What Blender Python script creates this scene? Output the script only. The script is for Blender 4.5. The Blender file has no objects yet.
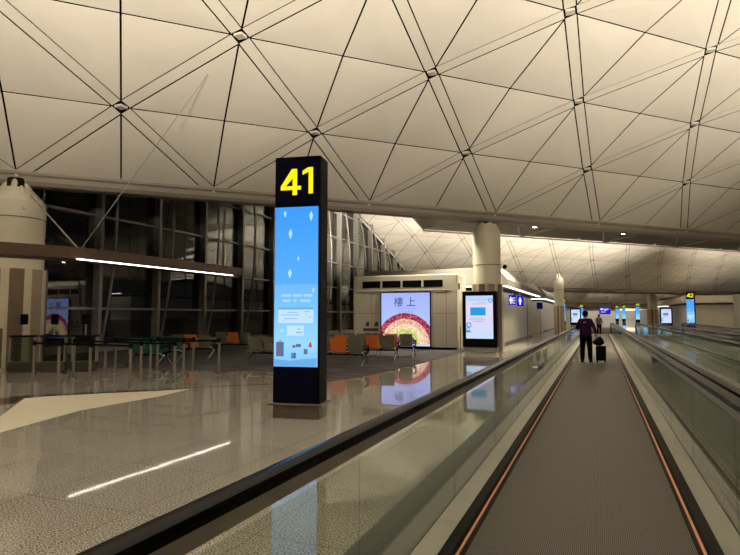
import bpy, math, random
from mathutils import Vector
random.seed(7)
C = bpy.context.scene.collection
SC = bpy.context.scene
PI = math.pi

# ------------------------------------------------------------------ helpers
class MB:
    def __init__(s): s.v = []; s.f = []; s.mi = []; s.cur = 0
    def add(s, vs, fs):
        o = len(s.v); s.v += [tuple(p) for p in vs]
        for f in fs: s.f.append([i+o for i in f]); s.mi.append(s.cur)
        return s
    def m(s, i): s.cur = i; return s
    def box(s, x0, x1, y0, y1, z0, z1):
        return s.add([(x0,y0,z0),(x1,y0,z0),(x1,y1,z0),(x0,y1,z0),(x0,y0,z1),(x1,y0,z1),(x1,y1,z1),(x0,y1,z1)],
            [(0,3,2,1),(4,5,6,7),(0,1,5,4),(1,2,6,5),(2,3,7,6),(3,0,4,7)])
    def bar(s, a, b, w, h, up=(0,0,1)):
        a = Vector(a); b = Vector(b); d = (b-a).normalized(); u = Vector(up).normalized()
        if abs(d.dot(u)) > .99: u = Vector((0,1,0))
        sd = d.cross(u).normalized(); u = sd.cross(d).normalized()
        r = [(-1,-1),(1,-1),(1,1),(-1,1)]
        vs = [p + sd*(x*w/2) + u*(y*h/2) for p in (a,b) for x,y in r]
        return s.add(vs, [(3,2,1,0),(4,5,6,7),(0,1,5,4),(1,2,6,5),(2,3,7,6),(3,0,4,7)])
    def tube(s, pts, r, n=8, cap=True):
        pts = [Vector(p) for p in pts]; rs = r if isinstance(r, (list,tuple)) else [r]*len(pts)
        o = len(s.v); prev = None
        for k, p in enumerate(pts):
            d = (pts[min(k+1,len(pts)-1)] - pts[max(k-1,0)]).normalized()
            if prev is None:
                u = Vector((0,0,1)) if abs(d.z) < .9 else Vector((0,1,0))
            else: u = prev
            sd = d.cross(u).normalized(); u = sd.cross(d).normalized(); prev = u
            for q in range(n):
                t = 2*PI*q/n; s.v.append(tuple(p + (sd*math.cos(t) + u*math.sin(t))*rs[k]))
        for k in range(len(pts)-1):
            for q in range(n):
                a = o+k*n+q; b = o+k*n+(q+1)%n; s.f.append([a,b,b+n,a+n]); s.mi.append(s.cur)
        if cap:
            s.f.append([o+q for q in range(n)][::-1]); s.mi.append(s.cur)
            s.f.append([o+(len(pts)-1)*n+q for q in range(n)]); s.mi.append(s.cur)
        return s
    def lathe(s, prof, cx=0, cy=0, n=24):
        o = len(s.v)
        for r, z in prof:
            for q in range(n):
                t = 2*PI*q/n; s.v.append((cx+r*math.cos(t), cy+r*math.sin(t), z))
        for k in range(len(prof)-1):
            for q in range(n):
                a = o+k*n+q; b = o+k*n+(q+1)%n; s.f.append([a,b,b+n,a+n]); s.mi.append(s.cur)
        s.f.append([o+q for q in range(n)][::-1]); s.mi.append(s.cur)
        s.f.append([o+(len(prof)-1)*n+q for q in range(n)]); s.mi.append(s.cur)
        return s
    def prism(s, poly, z0, z1):
        n = len(poly); vs = [(x,y,z0) for x,y in poly] + [(x,y,z1) for x,y in poly]
        return s.add(vs, [list(range(n))[::-1], list(range(n,2*n))] + [(i,(i+1)%n,n+(i+1)%n,n+i) for i in range(n)])
    def prismY(s, poly, y0, y1):      # polygon in (x, z), pushed along y
        n = len(poly); vs = [(x,y0,z) for x,z in poly] + [(x,y1,z) for x,z in poly]
        return s.add(vs, [list(range(n)), list(range(n,2*n))[::-1]] + [(i,n+i,n+(i+1)%n,(i+1)%n) for i in range(n)])
    def prismX(s, poly, x0, x1):      # polygon in (y, z), pushed along x
        n = len(poly); vs = [(x0,y,z) for y,z in poly] + [(x1,y,z) for y,z in poly]
        return s.add(vs, [list(range(n))[::-1], list(range(n,2*n))] + [(i,(i+1)%n,n+(i+1)%n,n+i) for i in range(n)])
    def ball(s, c, rx, ry, rz, n=12, m=8):
        prof = []
        o = len(s.v)
        for k in range(m+1):
            a = -PI/2 + PI*k/m
            for q in range(n):
                t = 2*PI*q/n
                s.v.append((c[0]+rx*math.cos(a)*math.cos(t), c[1]+ry*math.cos(a)*math.sin(t), c[2]+rz*math.sin(a)))
        for k in range(m):
            for q in range(n):
                a = o+k*n+q; b = o+k*n+(q+1)%n; s.f.append([a,b,b+n,a+n]); s.mi.append(s.cur)
        return s
    def sweep(s, prof, path):         # profile (x, up) carried along a path in (y, z)
        o = len(s.v); n = len(prof)
        for k,(y,z) in enumerate(path):
            y0,z0 = path[max(k-1,0)]; y1,z1 = path[min(k+1,len(path)-1)]
            l = math.hypot(y1-y0, z1-z0); ny, nz = -(z1-z0)/l, (y1-y0)/l
            for px,pu in prof: s.v.append((px, y+ny*pu, z+nz*pu))
        for k in range(len(path)-1):
            for q in range(n):
                a = o+k*n+q; b = o+k*n+(q+1)%n; s.f.append([a,a+n,b+n,b]); s.mi.append(s.cur)
        s.f.append([o+q for q in range(n)]); s.mi.append(s.cur)
        s.f.append([o+(len(path)-1)*n+q for q in range(n)][::-1]); s.mi.append(s.cur)
        return s
    def build(s, name, mat, parent=None, bev=0, smooth=False, loc=None, fix=True):
        me = bpy.data.meshes.new(name); me.from_pydata(s.v, [], s.f)
        mats = mat if isinstance(mat, (list,tuple)) else [mat]
        for q in mats: me.materials.append(q)
        for p, i in zip(me.polygons, s.mi): p.material_index = i
        if fix:
            import bmesh
            b = bmesh.new(); b.from_mesh(me); bmesh.ops.recalc_face_normals(b, faces=b.faces); b.to_mesh(me); b.free()
        if smooth:
            for p in me.polygons: p.use_smooth = True
            me.set_sharp_from_angle(angle=math.radians(40))
        o = bpy.data.objects.new(name, me); C.objects.link(o)
        if parent is not None: o.parent = parent
        if loc: o.location = loc
        if bev:
            md = o.modifiers.new('bevel', 'BEVEL'); md.width = bev; md.segments = 2; md.limit_method = 'ANGLE'
        return o

def tag(o, label, cat, group=None):
    o['label'] = label; o['category'] = cat
    if group: o['group'] = group
    return o
def struct(o): o['kind'] = 'structure'; return o
def thing(name, label, cat, loc=(0,0,0), rz=0, group=None):
    o = bpy.data.objects.new(name, None); C.objects.link(o); o.empty_display_size = .2
    o.location = loc; o.rotation_euler = (0,0,rz)
    return tag(o, label, cat, group)
def dup(root, loc, rz=0, label=None, group=None):
    r = root.copy(); C.objects.link(r); r.location = loc; r.rotation_euler = (0,0,rz)
    if label: r['label'] = label
    if group: r['group'] = group
    for ch in list(root.children):
        c = ch.copy(); C.objects.link(c); c.parent = r
        for g in list(ch.children):
            d = g.copy(); C.objects.link(d); d.parent = c
    return r

# ------------------------------------------------------------------ materials
def newmat(name):
    m = bpy.data.materials.new(name); m.use_nodes = True
    nt = m.node_tree; nt.nodes.clear()
    out = nt.nodes.new('ShaderNodeOutputMaterial')
    return m, nt, out
def mat(name, col, rough=.5, metal=0., noise=.12, scale=6., bump=0., spec=.5):
    m, nt, out = newmat(name); N = nt.nodes.new; L = nt.links.new
    b = N('ShaderNodeBsdfPrincipled'); L(b.outputs[0], out.inputs[0])
    b.inputs['Roughness'].default_value = rough; b.inputs['Metallic'].default_value = metal
    b.inputs['Specular IOR Level'].default_value = spec
    tc = N('ShaderNodeTexCoord'); nz = N('ShaderNodeTexNoise'); nz.inputs['Scale'].default_value = scale
    nz.inputs['Detail'].default_value = 4
    L(tc.outputs['Object'], nz.inputs['Vector'])
    rp = N('ShaderNodeValToRGB'); e = rp.color_ramp.elements
    e[0].position = .3; e[1].position = .7
    e[0].color = tuple(c*(1-noise) for c in col)+(1,); e[1].color = tuple(min(1,c*(1+noise)) for c in col)+(1,)
    L(nz.outputs[0], rp.inputs[0]); L(rp.outputs[0], b.inputs['Base Color'])
    if bump:
        bp = N('ShaderNodeBump'); bp.inputs['Strength'].default_value = bump; bp.inputs['Distance'].default_value = .01
        L(nz.outputs[0], bp.inputs['Height']); L(bp.outputs[0], b.inputs['Normal'])
    return m
def lin(r,g,b):
    f = lambda c: c/12.92 if c <= .04045 else ((c+.055)/1.055)**2.4
    return (f(r/255),f(g/255),f(b/255))
def emit(name, col, st=1.):
    m, nt, out = newmat(name); e = nt.nodes.new('ShaderNodeEmission')
    e.inputs[0].default_value = tuple(col)+(1,); e.inputs[1].default_value = st
    nt.links.new(e.outputs[0], out.inputs[0]); return m
def emit_ramp(name, stops, axis='Z', st=1.):
    """screen picture: colours that run along the object's own height"""
    m, nt, out = newmat(name); N = nt.nodes.new; L = nt.links.new
    e = N('ShaderNodeEmission'); e.inputs[1].default_value = st
    tc = N('ShaderNodeTexCoord'); sp = N('ShaderNodeSeparateXYZ'); rp = N('ShaderNodeValToRGB')
    L(tc.outputs['Generated'], sp.inputs[0]); L(sp.outputs[axis], rp.inputs[0])
    el = rp.color_ramp.elements
    while len(el) < len(stops): el.new(.5)
    for q,(p,c) in zip(el, stops): q.position = p; q.color = tuple(c)+(1,)
    L(rp.outputs[0], e.inputs[0]); L(e.outputs[0], out.inputs[0]); return m
def emit_speckle(name, cols, st=1., scale=9.):
    m, nt, out = newmat(name); N = nt.nodes.new; L = nt.links.new
    e = N('ShaderNodeEmission'); e.inputs[1].default_value = st
    tc = N('ShaderNodeTexCoord'); vo = N('ShaderNodeTexVoronoi'); vo.inputs['Scale'].default_value = scale
    L(tc.outputs['Object'], vo.inputs['Vector']); sp = N('ShaderNodeSeparateColor'); L(vo.outputs['Color'], sp.inputs[0])
    rp = N('ShaderNodeValToRGB'); el = rp.color_ramp.elements; rp.color_ramp.interpolation = 'CONSTANT'
    while len(el) < len(cols): el.new(.5)
    for k,(q,c) in enumerate(zip(el, cols)): q.position = k/len(cols); q.color = tuple(c)+(1,)
    L(sp.outputs[0], rp.inputs[0]); L(rp.outputs[0], e.inputs[0]); L(e.outputs[0], out.inputs[0]); return m
def glass(name, tint, ior=1.45, gl=(1,1,1), k=1.):
    m, nt, out = newmat(name); N = nt.nodes.new; L = nt.links.new
    t = N('ShaderNodeBsdfTransparent'); t.inputs[0].default_value = tuple(tint)+(1,)
    g = N('ShaderNodeBsdfGlossy'); g.inputs['Roughness'].default_value = .0; g.inputs[0].default_value = tuple(gl)+(1,)
    lw = N('ShaderNodeLayerWeight'); lw.inputs[0].default_value = .5
    pw = N('ShaderNodeMath'); pw.operation = 'POWER'; pw.inputs[1].default_value = 5; L(lw.outputs['Facing'], pw.inputs[0])
    ma = N('ShaderNodeMath'); ma.operation = 'MULTIPLY_ADD'; r0 = ((ior-1)/(ior+1))**2; ma.inputs[1].default_value = k*(1-r0); ma.inputs[2].default_value = r0; L(pw.outputs[0], ma.inputs[0])
    mx = N('ShaderNodeMixShader'); L(ma.outputs[0], mx.inputs[0]); L(t.outputs[0], mx.inputs[1]); L(g.outputs[0], mx.inputs[2])
    L(mx.outputs[0], out.inputs[0]); return m

def floor_mat():
    m, nt, out = newmat('polished_granite'); N = nt.nodes.new; L = nt.links.new
    b = N('ShaderNodeBsdfPrincipled'); L(b.outputs[0], out.inputs[0])
    tc = N('ShaderNodeTexCoord')
    n1 = N('ShaderNodeTexNoise'); n1.inputs['Scale'].default_value = 75; n1.inputs['Detail'].default_value = 3; L(tc.outputs['Object'], n1.inputs[0])
    r1 = N('ShaderNodeValToRGB'); e = r1.color_ramp.elements
    e[0].position = .36; e[0].color = (.06,.056,.05,1); e[1].position = .64; e[1].color = (.56,.53,.475,1)
    L(n1.outputs[0], r1.inputs[0])
    br = N('ShaderNodeTexBrick'); br.offset = 0; br.inputs['Scale'].default_value = 1
    br.inputs['Brick Width'].default_value = 1.2; br.inputs['Row Height'].default_value = 1.2
    br.inputs['Mortar Size'].default_value = .004
    br.inputs['Color1'].default_value = (.93,.93,.93,1); br.inputs['Color2'].default_value = (1.06,1.05,1.03,1); br.inputs['Mortar'].default_value = (.45,.43,.4,1)
    L(tc.outputs['Object'], br.inputs[0])
    mx = N('ShaderNodeMix'); mx.data_type = 'RGBA'; mx.blend_type = 'MULTIPLY'; mx.inputs[0].default_value = 1
    L(r1.outputs[0], mx.inputs[6]); L(br.outputs[0], mx.inputs[7]); L(mx.outputs[2], b.inputs['Base Color'])
    b.inputs['Roughness'].default_value = .035; b.inputs['IOR'].default_value = 1.52
    n2 = N('ShaderNodeTexNoise'); n2.inputs['Scale'].default_value = 2.2; L(tc.outputs['Object'], n2.inputs[0])
    bp = N('ShaderNodeBump'); bp.inputs['Strength'].default_value = .04; bp.inputs['Distance'].default_value = .01
    L(n2.outputs[0], bp.inputs['Height']); L(bp.outputs[0], b.inputs['Normal'])
    return m
def carpet_mat():
    m, nt, out = newmat('streaked_carpet'); N = nt.nodes.new; L = nt.links.new
    b = N('ShaderNodeBsdfPrincipled'); L(b.outputs[0], out.inputs[0]); b.inputs['Roughness'].default_value = .95
    tc = N('ShaderNodeTexCoord'); mp = N('ShaderNodeMapping'); mp.inputs['Scale'].default_value = (.5,3.2,1); mp.inputs['Rotation'].default_value = (0,0,.35)
    L(tc.outputs['Object'], mp.inputs[0])
    n1 = N('ShaderNodeTexNoise'); n1.inputs['Scale'].default_value = 1.6; n1.inputs['Detail'].default_value = 5; L(mp.outputs[0], n1.inputs[0])
    r1 = N('ShaderNodeValToRGB'); e = r1.color_ramp.elements
    e[0].position = .42; e[0].color = (.018,.016,.019,1); e[1].position = .66; e[1].color = (.105,.098,.103,1)
    L(n1.outputs[0], r1.inputs[0]); L(r1.outputs[0], b.inputs['Base Color']); return m
def belt_mat():
    m, nt, out = newmat('ribbed_pallets'); N = nt.nodes.new; L = nt.links.new
    b = N('ShaderNodeBsdfPrincipled'); L(b.outputs[0], out.inputs[0]); b.inputs['Roughness'].default_value = .5; b.inputs['Metallic'].default_value = .0; b.inputs['Specular IOR Level'].default_value = .3
    tc = N('ShaderNodeTexCoord'); sp = N('ShaderNodeSeparateXYZ'); L(tc.outputs['Object'], sp.inputs[0])
    def stripes(axis, period, duty):
        a = N('ShaderNodeMath'); a.operation = 'DIVIDE'; a.inputs[1].default_value = period; L(sp.outputs[axis], a.inputs[0])
        f = N('ShaderNodeMath'); f.operation = 'FRACT'; L(a.outputs[0], f.inputs[0])
        g = N('ShaderNodeMath'); g.operation = 'LESS_THAN'; g.inputs[1].default_value = duty; L(f.outputs[0], g.inputs[0]); return g
    s1 = stripes('X', .013, .45); s2 = stripes('Y', .4, .022)
    m1 = N('ShaderNodeMix'); m1.data_type = 'RGBA'; m1.inputs[6].default_value = (.115,.105,.09,1); m1.inputs[7].default_value = (.014,.0125,.011,1)
    L(s1.outputs[0], m1.inputs[0])
    m2 = N('ShaderNodeMix'); m2.data_type = 'RGBA'; m2.inputs[7].default_value = (.05,.045,.038,1)
    L(s2.outputs[0], m2.inputs[0]); L(m1.outputs[2], m2.inputs[6]); L(m2.outputs[2], b.inputs['Base Color']); return m

M = {}
M['floor'] = floor_mat(); M['carpet'] = carpet_mat(); M['belt'] = belt_mat()
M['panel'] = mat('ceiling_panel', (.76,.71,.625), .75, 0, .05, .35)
M['strip'] = mat('ceiling_strip', (.75,.70,.615), .7, 0, .04, .5)
M['void'] = mat('roof_void', (.012,.010,.008), .9, 0, .1, 6, 0, .05)
M['beam'] = mat('edge_beam', (.27,.24,.20), .7, 0, .05, .5)
M['wallpanel'] = mat('cream_wall_panel', (.62,.58,.50), .4, 0, .04, 1)
M['washwall'] = mat('washroom_wall_panel', (.55,.515,.45), .4, 0, .04, 1)
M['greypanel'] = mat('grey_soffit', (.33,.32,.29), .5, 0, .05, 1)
M['colmetal'] = mat('column_cladding', (.66,.62,.50), .42, .05, .04, 1)
M['stripe_br'] = mat('brown_slat', (.17,.12,.08), .45, 0, .1, 4)
M['stripe_cr'] = mat('cream_slat', (.62,.55,.42), .45, 0, .05, 4)
M['stripe_tan'] = mat('tan_slat', (.32,.25,.18), .45, 0, .1, 4)
M['seam'] = mat('dark_seam', (.10,.09,.075), .6)
M['steel'] = mat('brushed_steel', (.62,.60,.56), .28, .95, .08, 14)
M['poststeel'] = mat('dull_steel_post', (.34,.30,.25), .38, .8, .06, 8)
M['deck'] = mat('stainless_deck', (.58,.55,.50), .33, .9, .06, 3)
M['darkdeck'] = mat('dark_steel_deck', (.20,.19,.17), .3, .8, .06, 3)
M['darkplate'] = mat('dark_cover_plate', (.05,.051,.044), .3, .0, .06, 2)
M['chrome'] = mat('polished_chrome', (.75,.74,.72), .12, 1.)
M['rubber'] = mat('black_rubber', (.004,.004,.004), .25, 0, .1, 6, 0, .1)
M['skirt'] = mat('black_skirt', (.010,.008,.007), .5, 0, .1, 6, 0, .06)
M['orange'] = mat('orange_line', (.66,.29,.15), .4)
M['mullion'] = mat('grey_mullion', (.34,.325,.30), .4, .3)
M['darkmul'] = mat('dark_gutter', (.012,.011,.010), .7, 0, .1, 6, 0, .1)
M['black'] = mat('satin_black', (.005,.005,.006), .5, 0, .1, 6, 0, .03)
M['navy'] = mat('navy_gloss', (.006,.0065,.02), .5, 0, .1, 6, 0, .0)
M['totemside'] = mat('bronze_black', (.008,.0075,.006), .5, 0, .1, 6, 0, .04)
M['plinth'] = mat('bronze_plinth', (.16,.13,.09), .4, .3)
M['cream'] = mat('cream_marble', (.95,.88,.72), .2, 0, .03, 3)
M['brown'] = mat('dark_marble', (.05,.04,.032), .15, 0, .15, 5)
M['canopy'] = mat('brown_fascia', (.075,.042,.027), .5, 0, .08, 2)
M['seatgrey'] = mat('grey_seat', (.155,.148,.115), .5, 0, .08, 8)
M['seatorange'] = mat('orange_seat', (.66,.16,.03), .5, 0, .08, 8)
M['seatteal'] = mat('teal_seat', (.006,.10,.09), .5, 0, .08, 8)
M['doorbrown'] = mat('bronze_door', (.11,.09,.07), .35)
M['glassb'] = glass('balustrade_glass', (.84,.88,.83), 1.5, (1,1,1), .5)
M['glassw'] = glass('curtain_glass', (.60,.63,.60), 2.15)
M['glassg'] = glass('gate_glass', (.55,.58,.52), 1.5)
M['led'] = emit('led_white', (1.,.93,.80), 6.)
M['lamp'] = emit('lamp_warm', (1.,.86,.60), 42.)
M['yellow'] = emit('sign_yellow', lin(255,240,20), 1.1)
M['navypix'] = mat('navy_ink', (.01,.014,.05), .4)
M['white'] = emit('screen_white', (.85,.93,1.), 1.)
M['skyblue'] = emit_ramp('sky_screen', [(0,lin(128,196,250)),(.14,lin(150,212,252)),(.40,lin(118,190,252)),(.51,lin(110,182,250)),(.515,lin(88,172,252)),(1,lin(62,152,248))], 'Z', 1.1)
M['pale'] = emit('screen_pale', lin(196,226,252), 1.05)
M['printblue'] = emit('screen_print', lin(165,214,252), 1.05)
M['mid'] = emit('screen_mid', lin(112,176,238), 1.)
M['diamond'] = emit('screen_diamond', lin(178,222,255), 1.1)
M['slate'] = emit('screen_slate', lin(110,118,160), .9)
M['redpix'] = emit('screen_red', lin(225,70,80), .9)
M['lav'] = emit_ramp('lavender_screen', [(0,lin(196,204,255)),(.5,lin(172,190,255)),(1,lin(160,176,250))], 'Z', 1.1)
M['lilac'] = emit_ramp('lilac_screen', [(0,lin(196,222,250)),(.35,lin(218,214,246)),(.8,lin(222,218,246)),(1,lin(176,214,250))], 'Z', 1.05)
M['cyan'] = emit('screen_cyan', lin(40,160,226), 1.)
M['ink'] = emit('screen_ink', lin(70,66,110), .7)
M['inkpale'] = emit('screen_faint_ink', lin(140,146,205), .9)
M['r1'] = emit_speckle('rainbow_crimson', [lin(150,30,66),lin(190,70,96),lin(120,24,52),lin(205,120,130)], 1., 20)
M['r2'] = emit_speckle('rainbow_peach', [lin(236,176,150),lin(246,206,176),lin(226,140,110),lin(250,224,200)], 1., 20)
M['r3'] = emit_speckle('rainbow_cream', [lin(250,232,196),lin(240,214,150),lin(252,240,214),lin(236,190,140)], 1., 20)
M['r4'] = emit_speckle('rainbow_green', [lin(226,220,120),lin(190,206,110),lin(240,226,150),lin(160,186,90)], 1., 20)
M['r5'] = emit_speckle('rainbow_purple', [lin(110,50,120),lin(150,80,150),lin(84,40,96)], 1., 20)
M['signblue'] = emit('wayfinding_blue', lin(38,34,200), .9)
M['signnavy'] = emit('sign_navy_back', lin(14,20,70), .6)
M['signwhite'] = emit('wayfinding_white', (.9,.9,1.), 1.1)
M['brownpic'] = mat('brown_pictogram', (.10,.05,.03), .5)
M['skin'] = mat('skin', (.45,.27,.18), .5, 0, .05)
M['hair'] = mat('black_hair', (.006,.005,.005), .6, 0, .3, 60, 0, .1)
M['jacket'] = mat('dark_purple_jacket', (.026,.009,.036), .8, 0, .15, 12, .2, .05)
M['trouser'] = mat('black_trousers', (.003,.003,.0035), .8, 0, .15, 12, 0, .03)
M['beigejk'] = mat('beige_jacket', (.42,.33,.21), .8, 0, .1, 12)
M['luggage'] = mat('black_luggage', (.004,.004,.004), .5, 0, .1, 10, 0, .05)
M['mark'] = mat('white_mark', (.7,.7,.7), .5)
M['red'] = emit('red_led', (1,.05,.03), 2.)
M['apron'] = mat('apron_asphalt', (.02,.02,.022), .9)
M['greenish'] = mat('gate_cabinet', (.075,.07,.055), .35, .5)

# ------------------------------------------------------------------ floor
struct(MB().box(-21.0, 24, -30, 300, -.3, 0).build('floor', M['floor']))
cp = [(-20.7,11.0),(-13.75,13.11),(-11.48,13.19),(-9.76,13.6),(-8.95,13.9),(-8.2,13.6),(-7.2,12.7),(-6.5,12.3),(-6.16,12.4),(-5.9,13.24),(-5.78,14.2),(-5.74,15.5),(-5.62,17.8),(-5.57,22),(-5.57,25.8),(-20.7,42)]
struct(MB().prism(cp, 0, .006).build('floor_carpet', M['carpet']))
cr = [(-7.7,5.2),(-8.37,5.74),(-8.91,6.1),(-10.43,7.61),(-10.3,7.95),(-9.9,8.4),(-9.46,8.85),(-8.78,9.5),(-8.4,10.0),(-8.22,8.84),(-8.26,7.07)]
bo = [(-10.2,6.6),(-10.75,7.3),(-10.9,7.62),(-10.82,7.9),(-10.36,8.4),(-9.66,9.06),(-8.94,9.74),(-8.46,10.4),(-7.25,11.5),(-6.2,12.46),(-6.12,12.36),(-7.17,11.4),(-8.36,10.26),(-8.8,9.58),(-9.46,8.88),(-10.08,8.22),(-10.45,7.65),(-10.0,7.1)]
struct(MB().prism(cr, 0, .003).build('floor_inlay', M['cream']))
struct(MB().prism(bo, 0, .002).build('floor_border', M['brown']))

# ------------------------------------------------------------------ vaulted ceiling
A = .78; P0 = Vector((-4.428,25.823)); DV = Vector((math.sin(A),math.cos(A))); NP = Vector((-math.cos(A),math.sin(A)))
D = 6.313; HALF = math.radians(38.24); LV = 12
def wp(al, s, z): q = P0 + DV*al + NP*s; return Vector((q.x,q.y,z))
def vprof(sA, zA, sB, zB, k, off=0):
    t = -HALF + 2*HALF*k/LV
    R = (sB-sA)/(2*math.sin(HALF)); f = .5 + math.sin(t)/(2*math.sin(HALF))
    return sA+(sB-sA)*f + off*math.sin(t), zA+(zB-zA)*f + R*(math.cos(t)-math.cos(HALF)) + off*math.cos(t)
def inset(a,b,c,wab,wbc,wca):
    ar = (b-a).cross(c-a).length
    ha, hb, hc = ar/(c-b).length, ar/(c-a).length, ar/(b-a).length
    mk = lambda la,lb,lc: a*la+b*lb+c*lc
    A_ = (wca/hb, wab/hc); A1 = mk(1-A_[0]-A_[1], A_[0], A_[1])
    B_ = (wbc/ha, wab/hc); B1 = mk(B_[0], 1-B_[0]-B_[1], B_[1])
    C_ = (wbc/ha, wca/hb); C1 = mk(C_[0], C_[1], 1-C_[0]-C_[1])
    return A1,B1,C1
def vault(sA, zA, sB, zB, i0, i1, offs, name, cut=None):
    pan, st, bk = MB(), MB(), MB()
    def nd(i, k, off=0):
        s, z = vprof(sA,zA,sB,zB,k,off); return wp((i+offs)*D, s, z)
    WS, WG = .212, .028
    th = .012
    for k in range(0, LV+1):
        for ii in range(i0, i1):
            isnode = (k % 2 == 0)
            i = ii if isnode else ii+.5       # node positions on this level
            ci = i+.5                           # rhombus centre on this level
            if cut and k < 2 and (ci+offs)*D < cut: continue
            c = nd(ci,k); l = nd(i,k); r = nd(i+1,k)
            tr = []
            if k < LV: t = nd(ci,k+1); tr += [(c,r,t,(WG,WS,WG)), (c,t,l,(WG,WS,WG))]
            if k > 0: b = nd(ci,k-1); tr += [(c,b,r,(WG,WS,WG)), (c,l,b,(WG,WS,WG))]
            for a_,b_,c_,w in tr:
                p = inset(a_,b_,c_,*w)
                up = Vector((0,0,th)); ce = (p[0]+p[1]+p[2])/3 - Vector((0,0,.022))
                pan.add([p[0],p[1],p[2],p[0]+up,p[1]+up,p[2]+up,ce],[(0,1,6),(1,2,6),(2,0,6),(0,3,4,1),(1,4,5,2),(2,5,3,0)])
            if k < LV:
                for di in (-.5,.5):
                    a_ = nd(i,k); b_ = nd(i+di,k+1); dd = (b_-a_).normalized()
                    st.bar(a_+dd*.2+Vector((0,0,.015)), b_-dd*.2+Vector((0,0,.015)), (.335), .014, up=(nd(i,k,1)-nd(i,k)).normalized()+(nd(i+di,k+1,1)-nd(i+di,k+1)).normalized())
            nn = nd(i,k); st.bar(nn-Vector((0,0,.02)), nn+Vector((0,0,.05)), .27, .27)
            if k < LV:
                bk.add([nd(i,k,.3), nd(i+1,k,.3), nd(i+1,k+1,.3), nd(i,k+1,.3)], [(0,1,2,3)])
    o = struct(pan.build(name, M['panel'], fix=False))
    st.build('cladding_strips', M['strip'], o); bk.build('roof_void', M['void'], o, fix=False)
    return nd
def beam(s, z, a0, a1, sg, name='trim_1'):
    """edge beam, sg=+1: the vault is on the lower-s side"""
    mb = MB()
    sec = [(-.20,.20),(-.20,.06),(-.12,.0),(-.12,-.16),(-.02,-.28),(.5,-.28),(.5,.20)]
    vs = [wp(a, s+sg*p, z+q) for a in (a0,a1) for p,q in sec]; n = len(sec)
    mb.add(vs, [list(range(n)), list(range(n,2*n))[::-1]]+[(i,(i+1)%n,n+(i+1)%n,n+i) for i in range(n)])
    return struct(mb.build(name, M['beam']))
Z0 = 6.231
V1 = (-36.3, Z0, 0, Z0); V2 = (4.6, Z0, 40.8, 5.43); V3 = (45.4, 5.43, 81.6, 4.75); V4 = (86.2, 4.75, 122.4, 4.3); V5 = (127, 4.3, 163, 4.0)
nd1 = vault(*V1, -13, 20, 0, 'ceiling')
nd2 = vault(*V2, -4, 26, .5, 'ceiling_far', 1)
nd3 = vault(*V3, 2, 36, .5, 'ceiling_far')
nd4 = vault(*V4, 6, 44, .5, 'ceiling_far')
nd5 = vault(*V5, 12, 52, .5, 'ceiling_far')
k = 1
for v, a0, a1 in ((V1,-80,125),(V2,-25,160),(V3,10,225),(V4,40,275),(V5,75,325)):
    beam(v[2], v[3], a0, a1, 1, 'trim_%d' % k); k += 1
    if v not in (V1, V2): beam(v[0], v[1], -5.0 if v is V2 else a0, a1, -1, 'trim_%d' % k); k += 1
def valley(s0, z0, s1, z1, i0, i1, ln):
    mb = MB(); tb = MB()
    for i in range(i0, i1):
        a, b = wp(i*D,s0,z0), wp((i+1)*D,s0,z0); c, d = wp(i*D-1.2,s1,z1), wp((i+1)*D-1.2,s1,z1)
        r0 = wp((i+.5)*D,(s0+s1)/2,z0+1.5); r1 = wp((i+1.5)*D,(s0+s1)/2,z0+1.5); e0 = wp((i+1)*D,(s0+s1)/2,z0+.35)
        mb.add([a,b,r0],[(0,1,2)]); mb.add([c,d,r0],[(1,0,2)])
        for (p,q,w) in ((b,e0,r0),(e0,d,r0),(b,r1,e0),(e0,r1,d)): mb.add([p,q,w],[(0,1,2)])
        for p,q in ((b,r0),(d,r0),(d,r1),(b,r1),(e0,d),(e0,b),(c,d)):
            tb.tube([p-Vector((0,0,.08)), q-Vector((0,0,.08))], .045, 5)
    q = i0*D; t3 = [wp(q-4.2,s0,z0), wp(q,s0,z0), wp(q-1.2,s1,z1)]; mb.add(t3,[(0,1,2)])
    for a,b in ((t3[0],t3[2]),(t3[1],t3[2])): tb.tube([a,b], .045, 5)
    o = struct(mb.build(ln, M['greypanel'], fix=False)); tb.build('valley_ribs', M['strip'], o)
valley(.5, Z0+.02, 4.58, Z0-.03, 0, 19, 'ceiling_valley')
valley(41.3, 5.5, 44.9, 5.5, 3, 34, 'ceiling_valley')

# ------------------------------------------------------------------ glazed wall on the left
GX = -20.9; KS = 1.1
def arcz(Y):
    q = Y/KS
    return 1.62+KS*(8.69 - .26*(q-42.25) - .0026*(q-42.25)**2)
def zin(v, Y):
    s = (Vector((GX,Y))-P0).dot(NP)
    sA,zA,sB,zB = v
    if s <= sA or s >= sB: return None
    f = (s-sA)/(sB-sA); t = math.asin(max(-1,min(1,(f-.5)*2*math.sin(HALF)))); R = (sB-sA)/(2*math.sin(HALF))
    return zA+(zB-zA)*f + R*(math.cos(t)-math.cos(HALF))
def walltop(Y):
    if Y < 9.5: return (zin(V1,Y) or Z0) - .25
    return max(.3, min(12.3, arcz(Y)))
gw = bpy.data.objects.new('window_1', None); C.objects.link(gw); struct(gw)
ys = [-20+1.0*q for q in range(80)]
mb = MB()
for a,b in zip(ys[:-1], ys[1:]):
    mb.add([(GX,a,0),(GX,b,0),(GX,b,walltop(b)),(GX,a,walltop(a))], [(0,1,2,3)])
mb.build('glass', M['glassw'], gw, fix=False)
Y = 11.2
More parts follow.
